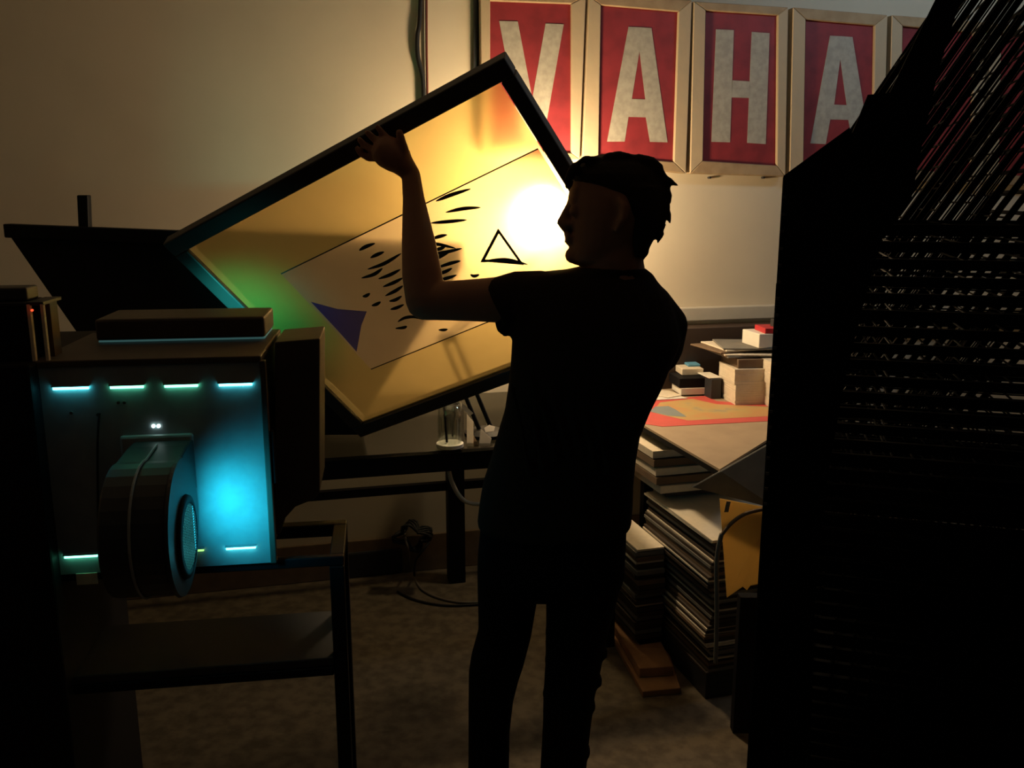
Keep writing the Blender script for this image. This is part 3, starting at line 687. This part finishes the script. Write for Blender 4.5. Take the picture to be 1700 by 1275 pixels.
# ------------------------------------------------------------------ right table with stacks
c0 = PZ(1195, 779, TZ); cl = PZ(1062, 703, TZ); cr_ = PZ(1272, 731, TZ)
dl = (cl - c0).normalized(); dr = (cr_ - c0).normalized()
far = c0 + dl * 1.05
rt = thing('drafting_table', 'large tan topped table with stacks of paper on the right', 'table', Vector((c0.x + .4, c0.y + .6, 0)))
top = [c0, c0 + dr * .9, wallpt(1.75, .03, TZ), wallpt((far - W0).dot(WD), .03, TZ)]
bm = BM(); prism(bm, [p.copy() for p in top], Vector((0, 0, -.008))); obj('tabletop', bm, m_top, rt)
bm = BM(); prism(bm, [p - Z * .008 for p in top], Vector((0, 0, -.018))); obj('top_edge', bm, m_black, rt)
for q in (c0 + dl * .62 + dr * .1, c0 + dl * .98 + dr * .12, c0 + dr * .72 + dl * .35, c0 + dr * .72 + dl * .95):
    bm = BM(); box(bm, (q.x, q.y, 0), YAW, -.02, .02, -.02, .02, 0, TZ - .026); bevel(bm, .003); obj('leg', bm, m_black, rt)
bm = BM(); sh_z = .10
# poster lying on the table
def sheet(name, px, z, m, label, cat, grp=None, th=.0012):
    bm = BM(); prism(bm, [PZ(x, y, z + th) for x, y in px], Vector((0, 0, -th + .0001))); return tag(obj(name, bm, m), label, cat, grp)
m_post = bpy.data.materials.new('poster print'); m_post.use_nodes = True
nt = m_post.node_tree; b_ = nt.nodes['Principled BSDF']; b_.inputs['Roughness'].default_value = .6
tc = nt.nodes.new('ShaderNodeTexCoord'); no = nt.nodes.new('ShaderNodeTexNoise'); no.inputs['Scale'].default_value = 7; no.inputs['Detail'].default_value = 4
cr = nt.nodes.new('ShaderNodeValToRGB'); cr.color_ramp.elements[0].color = (.22, .26, .25, 1); cr.color_ramp.elements[0].position = .3
cr.color_ramp.elements[1].color = (.55, .30, .12, 1); cr.color_ramp.elements[1].position = .62
el = cr.color_ramp.elements.new(.45); el.color = (.50, .36, .14, 1)
nt.links.new(tc.outputs['Object'], no.inputs[0]); nt.links.new(no.outputs['Fac'], cr.inputs[0]); nt.links.new(cr.outputs[0], b_.inputs['Base Color'])
t = thing('poster', 'colourful poster with a red border lying flat on the tan table', 'poster', PZ(1170, 685, TZ))
bm = BM(); prism(bm, [PZ(x, y, TZ + .0015) for x, y in ((1060, 702), (1100, 708), (1290, 698), (1290, 672), (1190, 666), (1170, 657), (1088, 664))], Vector((0, 0, -.0013))); obj('border', bm, mat('red print', (.62, .10, .09), .6), t, 'red border')
bm = BM(); prism(bm, [PZ(x, y, TZ + .0019) for x, y in ((1082, 684), (1105, 690), (1142, 698), (1290, 690), (1290, 676), (1190, 671), (1150, 662), (1096, 668))], Vector((0, 0, -.0003))); obj('picture', bm, m_post, t)
bm = BM(); prism(bm, [PZ(x, y, TZ + .0023) for x, y in ((1078, 683), (1088, 675), (1110, 674), (1122, 680), (1140, 692), (1110, 690))], Vector((0, 0, -.0003))); obj('blue_grey_shape', bm, mat('grey print', (.22, .26, .27), .6), t)
sheet('paper_sheet', [(1085, 664), (1142, 661), (1108, 651), (1090, 648)], TZ + .003, m_white, 'white paper sheet between the person and the poster on the table', 'paper', 'loose sheets on the tan table')
sheet('paper_sheet', [(1090, 657), (1110, 660), (1132, 656), (1110, 648), (1092, 647)], TZ + .006, m_paper, 'cream paper sheet lying on the white one, beside the cartons', 'paper', 'loose sheets on the tan table')
# paper stacks: reams piled on the table, near corner of each at a pixel
def ream(px, py, z, yaw, w_, d_, h_, m, label, cat='paper stack', grp=None, name='paper_stack', lines=True):
    p = PZ(px, py, z); ex, ey = fr(yaw); bm = BM(); k = max(1, int(h_ / .009)) if lines else 1
    for i in range(k):
        jx, jy = (random.uniform(-.0016, .0016), random.uniform(-.0016, .0016)) if lines else (0, 0)
        obox(bm, p, ex, ey, Z, jx, w_ + jx, jy, d_ + jy, h_ * i / k + (.0002 if i else 0), h_ * (i + 1) / k)
    return tag(obj(name, bm, m), label, cat, grp)
YS = math.radians(35)
def stk(px, py, z, ang, w_, d_, h_, m, label, cat='paper stack', grp=None, name='paper_stack', lines=True):
    # near corner at pixel; left face runs back-left, right face runs back-right
    return ream(px, py, z, math.radians(ang), w_, d_, h_, m, label, cat, grp, name, lines)
G = 'stacks of paper on the tan table'
stk(1220, 673, TZ, 8, .125, .19, .085, m_paper, 'lower block of the cream paper stack next to the poster', grp=G)
z1 = TZ + .0855
p = PZ(1220, 673, TZ)
def at_world(p, ang, w_, d_, h_, m, label, cat, grp=None, name='paper_stack', lines=True, z=None):
    p = Vector((p.x, p.y, z if z is not None else p.z)); ex, ey = fr(math.radians(ang)); bm = BM(); k = max(1, int(h_ / .009)) if lines else 1
    for i in range(k):
        jx, jy = (random.uniform(-.0016, .0016), random.uniform(-.0016, .0016)) if lines else (0, 0)
        obox(bm, p, ex, ey, Z, jx, w_ + jx, jy, d_ + jy, h_ * i / k + (.0002 if i else 0), h_ * (i + 1) / k)
    if not lines: bevel(bm, .002, 1)
    return tag(obj(name, bm, m), label, cat, grp)
at_world(p + Vector((-.006, .004, 0)), 6, .128, .19, .062, m_paper, 'upper block of the cream paper stack next to the poster', 'paper stack', G, z=z1)
z2 = z1 + .0625
p2 = PZ(1262, 679, TZ)
at_world(p2 + Vector((.050, 0.0, 0)), 10, .14, .16, .095, m_paper, 'lower block of the cream paper stack against the drying rack', 'paper stack', G, z=TZ)
at_world(p2 + Vector((.040, .006, 0)), 7, .14, .16, .09, m_paper, 'upper block of the cream paper stack against the drying rack', 'paper stack', G, z=TZ + .0955)
# boards lying across the stacks
zb_ = TZ + .187
GB = 'boards lying across the paper stacks'
bd = [('grey', m_grey, 1), ('pale', m_paper, -4), ('brown', m_brown, 5), ('cream', m_paper, 2), ('grey', m_grey, -6)]
lab = ['lowest grey board laid across the cream paper stacks', 'cream board second from the bottom across the paper stacks', 'brown board in the middle of the pile across the paper stacks', 'cream board second from the top across the paper stacks', 'top grey board slanting across the paper stacks']
zz = zb_
for k, ((nm, m, a), lb) in enumerate(zip(bd, lab)):
    at_world(p + Vector((-.03 - .012 * (k % 3), .03 + .01 * k, 0)), 10 + a * 2, .42, .24, .007, m, lb, 'board', GB, 'board', False, z=zz); zz += .0075
at_world(p + Vector((.10, .06, 0)), 12, .16, .15, .058, m_white, 'white carton on top of the boards beside the rack', 'box', None, 'carton', False, z=zz)
at_world(p + Vector((.125, .07, 0)), 5, .14, .12, .022, mat('red packet', (.5, .03, .04), .5), 'red packet lying on the white carton', 'packet', None, 'red_packet', False, z=zz + .0585)
at_world(p + Vector((.18, .09, 0)), 20, .06, .05, .03, m_dark, 'small dark block on the red packet', 'block', None, 'dark_block', False, z=zz + .081)
# filler block under the left overhang
at_world(p + Vector((.01, .02, 0)), 8, .11, .17, .036, m_brown, 'brown packet between the cream paper stack and the boards', 'packet', None, 'brown_packet', False, z=z2 + .0005)
# cartons left of the stacks
q = PZ(1138, 657, TZ)
def carton(px, py, z, ang, w_, d_, h_, m, label, name='carton', grp=None, z_at=None):
    pp = PZ(px, py, z); return at_world(pp, ang, w_, d_, h_, m, label, 'box', grp, name, False, z=z_at if z_at is not None else z)
GC = 'small boxes between the person and the paper stacks'
carton(1130, 656, TZ + .0065, 8, .118, .12, .030, m_white, 'open white tray carton under the black box', 'tray_carton', GC)
carton(1127, 656, TZ + .0065, 8, .125, .14, .040, m_black, 'black box on the white tray carton', 'black_box', GC, TZ + .037)
carton(1131, 650, TZ + .0065, 6, .095, .11, .028, m_paper, 'cream card block on the black box', 'card_block', GC, TZ + .0775)
carton(1141, 646, TZ + .0065, 6, .055, .07, .010, m_blue, 'pale blue packet on top of the cream card block', 'blue_packet', GC, TZ + .106)
carton(1180, 662, TZ + .002, 12, .045, .12, .085, m_dark, 'dark upright box with a pale lid beside the paper stack', 'dark_box', GC, TZ)
cpt = PZ(1180, 662, TZ); at_world(cpt + Vector((-.012, 0, 0)), 12, .06, .12, .004, m_white, 'pale lid lying on the dark upright box', 'lid', None, 'pale_lid', False, z=TZ + .0855)
# dark clutter behind; the wide brown board stands in for shade on the wall
at_world(wallpt(.90, .29, TZ), 14, .10, .10, .20, m_dkb0, 'tall dark brown box standing at the wall behind the small boxes', 'box', None, 'brown_box', False)
at_world(wallpt(.52, .145, TZ), 14, 1.2, .10, .265, mat('dark brown shade board', (.05, .03, .02), .6), 'dark brown shade board in place of shaded wall under the raceway', 'case', None, 'shade_board', False)

# ------------------------------------------------------------------ piles under the right table
ang = math.degrees(math.atan2(dl.y, dl.x)) - 90
nc = PZ(1195, 779, TZ)
nc = Vector((c0.x - .005, c0.y + .02, 0))
dxl, dyl = fr(math.radians(ang))     # dyl runs back-left along the table edge
base_z = .0
bm = BM(); obox(bm, nc, dxl, dyl, Z, .0, .45, 0, .52, .0, .085); bevel(bm, .003)
tag(obj('pallet_board', bm, m_dark), 'dark low plinth under the tall pile of boards', 'plinth')
zz = .0855; random.seed(11)
GP = 'boards piled under the tan table'
def num(k):
    a = 'zero one two three four five six seven eight nine ten eleven twelve thirteen fourteen fifteen sixteen seventeen eighteen nineteen'.split()
    if k < 20: return a[k]
    return ['twenty', 'thirty', 'forty', 'fifty'][k // 10 - 2] + ('' if k % 10 == 0 else ' ' + a[k % 10])
m_dkb = mat('dark brown board', (.05, .035, .025), .7)
seq = 'dgdbdcdgcdccdbcdcdbdgdcdbgdgdbdgcdbdgdcddgdbcc'
n_ = len(seq)
for i, ch in enumerate(seq):
    h_ = .0112 if ch != 'c' else .0075
    m = {'d': m_dkb, 'g': m_grey, 'c': m_paper, 'b': m_brown}[ch]
    nm = {'d': 'dark', 'g': 'grey', 'c': 'cream', 'b': 'brown'}[ch]
    jx = random.uniform(-.006, .006) + .010 * math.sin(i * .35); jy = random.uniform(-.008, .008) 
    j_ = jx
    bm = BM(); e1 = Vector((math.cos(math.radians(ang) + jy), math.sin(math.radians(ang) + jy), 0)); e2 = Vector((-e1.y, e1.x, 0))
    obox(bm, nc, e1, e2, Z, j_, .42 + j_, jy, .50 + jy, zz, zz + h_ - .0015)
    zz += h_
    if i == 0: lb = 'bottom dark board of the tall pile under the tan table'
    elif i == n_ - 1: lb = 'topmost cream board of the tall pile under the tan table'
    elif i == n_ - 2: lb = 'cream board just below the top one of the tall pile under the table'
    else:
        lb = '%s board number %s from the bottom in the tall pile under the tan table' % (nm, num(i + 1))
    tag(obj('board', bm, m), lb, 'board', GP)
ZTOP = zz
# grey sheet draping from the table corner over the pile
bm = BM(); P = [PY(1148, 808, 2.60), PY(1195, 782, 2.61), PY(1290, 728, 2.72), PY(1290, 845, 2.66)]
prism(bm, P, Vector((.004, -.003, -.001)))
tag(obj('grey_sheet', bm, m_grey), 'large grey sheet of paper drooping from the table corner', 'paper')
bm = BM(); P = [PY(1195, 828, 2.50), PY(1285, 845, 2.50), PY(1285, 965, 2.48), PY(1246, 972, 2.48), PY(1240, 980, 2.48), PY(1233, 974, 2.48), PY(1207, 992, 2.48)]
prism(bm, P, Vector((0, .004, 0)))
t = thing('yellow_envelope', 'yellow paper folder standing upright beside the pile of boards', 'folder', PY(1230, 985, 2.50))
m_yt = bpy.data.materials.new('translucent yellow paper'); m_yt.use_nodes = True; nt = m_yt.node_tree
o_ = nt.nodes['Material Output']; tr_ = nt.nodes.new('ShaderNodeBsdfTranslucent'); tr_.inputs[0].default_value = (.9, .68, .32, 1); ad = nt.nodes.new('ShaderNodeMixShader')
nt.nodes['Principled BSDF'].inputs['Base Color'].default_value = (.72, .52, .18, 1)
nt.links.new(nt.nodes['Principled BSDF'].outputs[0], ad.inputs[1]); nt.links.new(tr_.outputs[0], ad.inputs[2]); nt.links.new(ad.outputs[0], o_.inputs[0])
obj('sheet', bm, m_yt, t)
bm = BM(); tube(bm, spline([PY(1198, 888, 2.475), PY(1215, 868, 2.475), PY(1240, 852, 2.475), PY(1280, 843, 2.475)]), (.006), 8); obj('band', bm, m_brown, t)
bm = BM(); P = [PY(x, y, 2.492) for x, y in ((1206, 832), (1213, 832), (1209, 850), (1202, 850))]; prism(bm, P, Vector((0, -.002, 0))); obj('clip', bm, m_wood, t)
bm = BM(); tube(bm, spline([PY(1198, 886, 2.475), PY(1190, 930, 2.48), PY(1190, 1020, 2.49), PY(1188, 1100, 2.50)]), .007, 8)
obj('strap', bm, m_grey, t, 'grey strap hanging down', smooth=True)
# dark box under the folder, right of the pile
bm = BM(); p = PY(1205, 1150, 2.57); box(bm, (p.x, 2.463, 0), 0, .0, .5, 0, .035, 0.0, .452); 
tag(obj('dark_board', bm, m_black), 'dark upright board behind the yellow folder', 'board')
# second lower pile, further back-left
GL = 'boards in the low pile beside the tall one'
random.seed(5); zz = .075
n2 = nc + dyl * .30 - dxl * .10
bm = BM(); obox(bm, n2, dxl, dyl, Z, .0, .095, 0, .55, .0, .072); tag(obj('pallet_board', bm, m_black), 'black low plinth under the low pile of boards', 'plinth')
seq2 = 'dgddgddcdgddbdgdcbgc'
words = ['first', 'second', 'third', 'fourth', 'fifth', 'sixth', 'seventh', 'eighth', 'ninth', 'tenth', 'eleventh', 'twelfth', 'thirteenth', 'fourteenth', 'fifteenth', 'sixteenth', 'seventeenth', 'eighteenth', 'nineteenth', 'twentieth']
for i, ch in enumerate(seq2):
    h_ = .0185 if ch != 'c' else .010; jx = random.uniform(-.006, .006)
    bm = BM(); obox(bm, n2, dxl, dyl, Z, jx - .02, .085 + jx * .3, random.uniform(-.01, .01), .5, zz, zz + h_ - .003); zz += h_
    tag(obj('board', bm, {'d': m_dkb, 'g': m_grey, 'c': m_paper, 'b': m_brown}[ch]), '%s board from the bottom in the low pile next to the tall one' % words[i], 'board', GL)
bm = BM(); p = n2 + dxl * .03 + dyl * .30; tube(bm, [Vector((p.x, p.y, zz + .008)), Vector((p.x - .01, p.y + .02, zz + .06)), Vector((p.x + .01, p.y, zz + .075))], [.05, .045, .02], 14, True)
tag(obj('red_cloth', bm, mat('red cloth', (.30, .01, .02), .8), smooth=True), 'crumpled red cloth on the low pile beside the person', 'cloth')
# bundle of papers directly below the tabletop
GR = 'papers on the shelf under the tan table'
sb_ = nc + dyl * .28; zq = .60
bm = BM(); obox(bm, sb_, dxl, dyl, Z, .02, .5, .10, .7, .575, .595); tag(obj('under_shelf', bm, m_dark), 'dark shelf board resting on the pile under the tabletop', 'shelf')
for i in range(5):
    bm = BM(); jx = random.uniform(-.01, .01)
    obox(bm, sb_, dxl, dyl, Z, -.02 + jx, .35, .08 + .01 * i, .6, .596 + i * .03, .596 + i * .03 + .026)
    tag(obj('paper_bundle', bm, m_brown if i % 2 else m_paper), '%s paper bundle from the bottom right below the tan tabletop' % words[i], 'papers', GR)
# planks on the floor
GF = 'wooden planks on the floor'
def plank(px, z, h_, m, label):
    bm = BM(); prism(bm, [PZ(x, y, z + h_) for x, y in px], Vector((0, 0, -h_))); bevel(bm, .002, 1); tag(obj('plank', bm, m), label, 'plank', GF)
plank([(1004, 1035), (1067, 1148), (1130, 1142), (1110, 1080), (1030, 1000)], 0, .022, m_plank, 'lower orange plank flat on the floor beside the board piles')
plank([(1006, 1014), (1062, 1110), (1118, 1106), (1085, 1040), (1020, 995)], .0225, .035, m_plank, 'upper plank lying on the orange plank by the board piles')

# ------------------------------------------------------------------ drying rack on the right
YR = math.radians(-16.5); RX, RY = fr(YR)
R0 = PY(1300, 292, 1.32); R0z = R0.z; R0 = Vector((R0.x, R0.y, 0))
rk = thing('drying_rack', 'tall black wire drying rack filling the right edge', 'drying rack', R0 + RX * .4 + RY * .35)
def rb(bm, *a): return obox(bm, R0, RX, RY, Z, *a)
def rpart(name, bm, m=m_rack, parent=None, label=None): return obj(name, bm, m, parent or rk, label)
def RPx(px, py, d=0.0):
    p = PP(px, py, R0 + RY * d, RY); q = p - R0; return q.dot(RX), p.z
W_ = .95; D_ = .50
bm = BM(); rb(bm, 0, .022, 0, .022, .06, R0z); bevel(bm, .002, 1); rpart('post', bm)
bm = BM(); rb(bm, 0, .022, D_ - .02, D_, .06, R0z - .2); rpart('post', bm)
bm = BM(); rb(bm, W_ - .02, W_, 0, .02, .06, R0z - .1); rpart('post', bm)
bm = BM(); rb(bm, W_ - .02, W_, D_ - .02, D_, .06, R0z - .2); rpart('post', bm)
for x, y in ((.04, .04), (W_ - .04, .04), (.04, D_ - .04), (W_ - .04, D_ - .04)):
    bm = BM(); disc(bm, R0 + RX * x + RY * (y - .012) + Z * .03, RY, .03, .024, 20); rpart('castor', bm, m_black)
bm = BM()
rb(bm, 0, W_, 0, .03, .05, .08); rb(bm, 0, W_, D_ - .03, D_, .05, .08); rb(bm, 0, .03, .03, D_ - .03, .05, .08); rb(bm, W_ - .03, W_, .03, D_ - .03, .05, .08); rpart('base_frame', bm)
# solid gusset beside the hinge post
gp = [(1300, 292), (1410, 212), (1414, 222), (1440, 158), (1476, 155), (1562, -20), (1600, -20), (1556, 120), (1528, 250), (1512, 330), (1462, 400), (1428, 520), (1400, 640), (1372, 800), (1352, 1000), (1345, 1275), (1345, 1420), (1262, 1420)]
pts = []
for x, y in gp:
    a_, z_ = RPx(x, y); pts.append(R0 + RX * max(a_, .0005) + RY * (-.006) + Z * max(z_, .09))
bm = BM(); prism(bm, pts, RY * .004); rpart('gusset_plate', bm)
# flat trays
pitch = .0246; nflat = 50
for k in range(nflat):
    z = R0z - .075 - k * pitch
    if z < .1: break
    bm = BM(); low = k > 13; hr = .0072 if not low else .0096
    rb(bm, .022, W_ - .02, 0, .008, z - hr, z + hr)
    rb(bm, .022, W_ - .02, D_ - .012, D_, z - .003, z + .003)
    for i in range(9 if not low else 30):
        x = .07 + i * (.1 if not low else .029); rb(bm, x - .0012, x + .0012, .008, D_ - .012, z - .0012, z + .0012)
    for i in range(1, 3 if not low else 14):
        y = i * (.165 if not low else .035); rb(bm, .022, W_ - .02, y - .0016, y + .0016, z - .0012, z + .0012)
    rpart('tray', bm)
    if k % 1 == 0 and k < 18:
        pass
# hinge clips on the post
bm = BM()
for k in range(20): 
    z = R0z - .03 - k * pitch; rb(bm, .001, .006, -.010, -.006, z - .002, z + .002)
rpart('hinge_clips', bm, mat('worn steel clip', (.09, .085, .08), .4))
# raised trays: sprung up on their hinges in the rear half
TH = math.radians(59); e = RX * math.cos(TH) + Z * math.sin(TH); nrm = RX * -math.sin(TH) + Z * math.cos(TH)
for k in range(24):
    x0 = .055; z0 = R0z - .03 - k * .042
    o = R0 + RX * x0 + RY * (D_ + .01) + Z * z0; L = .80
    bm = BM(); q = lambda a0, a1, b0, b1, t=.0016: obox(bm, o, e, RY, nrm, a0, a1, b0, b1, -t, t)
    q(0, L, 0, .007, .0058); q(0, L, .42, .427, .0032); q(0, .008, .007, .42, .004); q(L - .006, L, .007, .42, .003)
    for i in range(1, 4): q(0, L, .105 * i, .105 * i + .0025, .0016)
    for i in range(1, 7): q(i * .115, i * .115 + .003, .007, .42, .0012)
    rpart('raised_tray', bm)
bm = BM(); rb(bm, .04, .062, D_ + .01, D_ + .03, .05, R0z); rb(bm, .04, .062, D_ + .41, D_ + .44, .05, R0z); rpart('rear_post', bm)
bm = BM(); rb(bm, .03, .9, D_ + .0, D_ + .44, .04, .06); rpart('rear_base', bm)
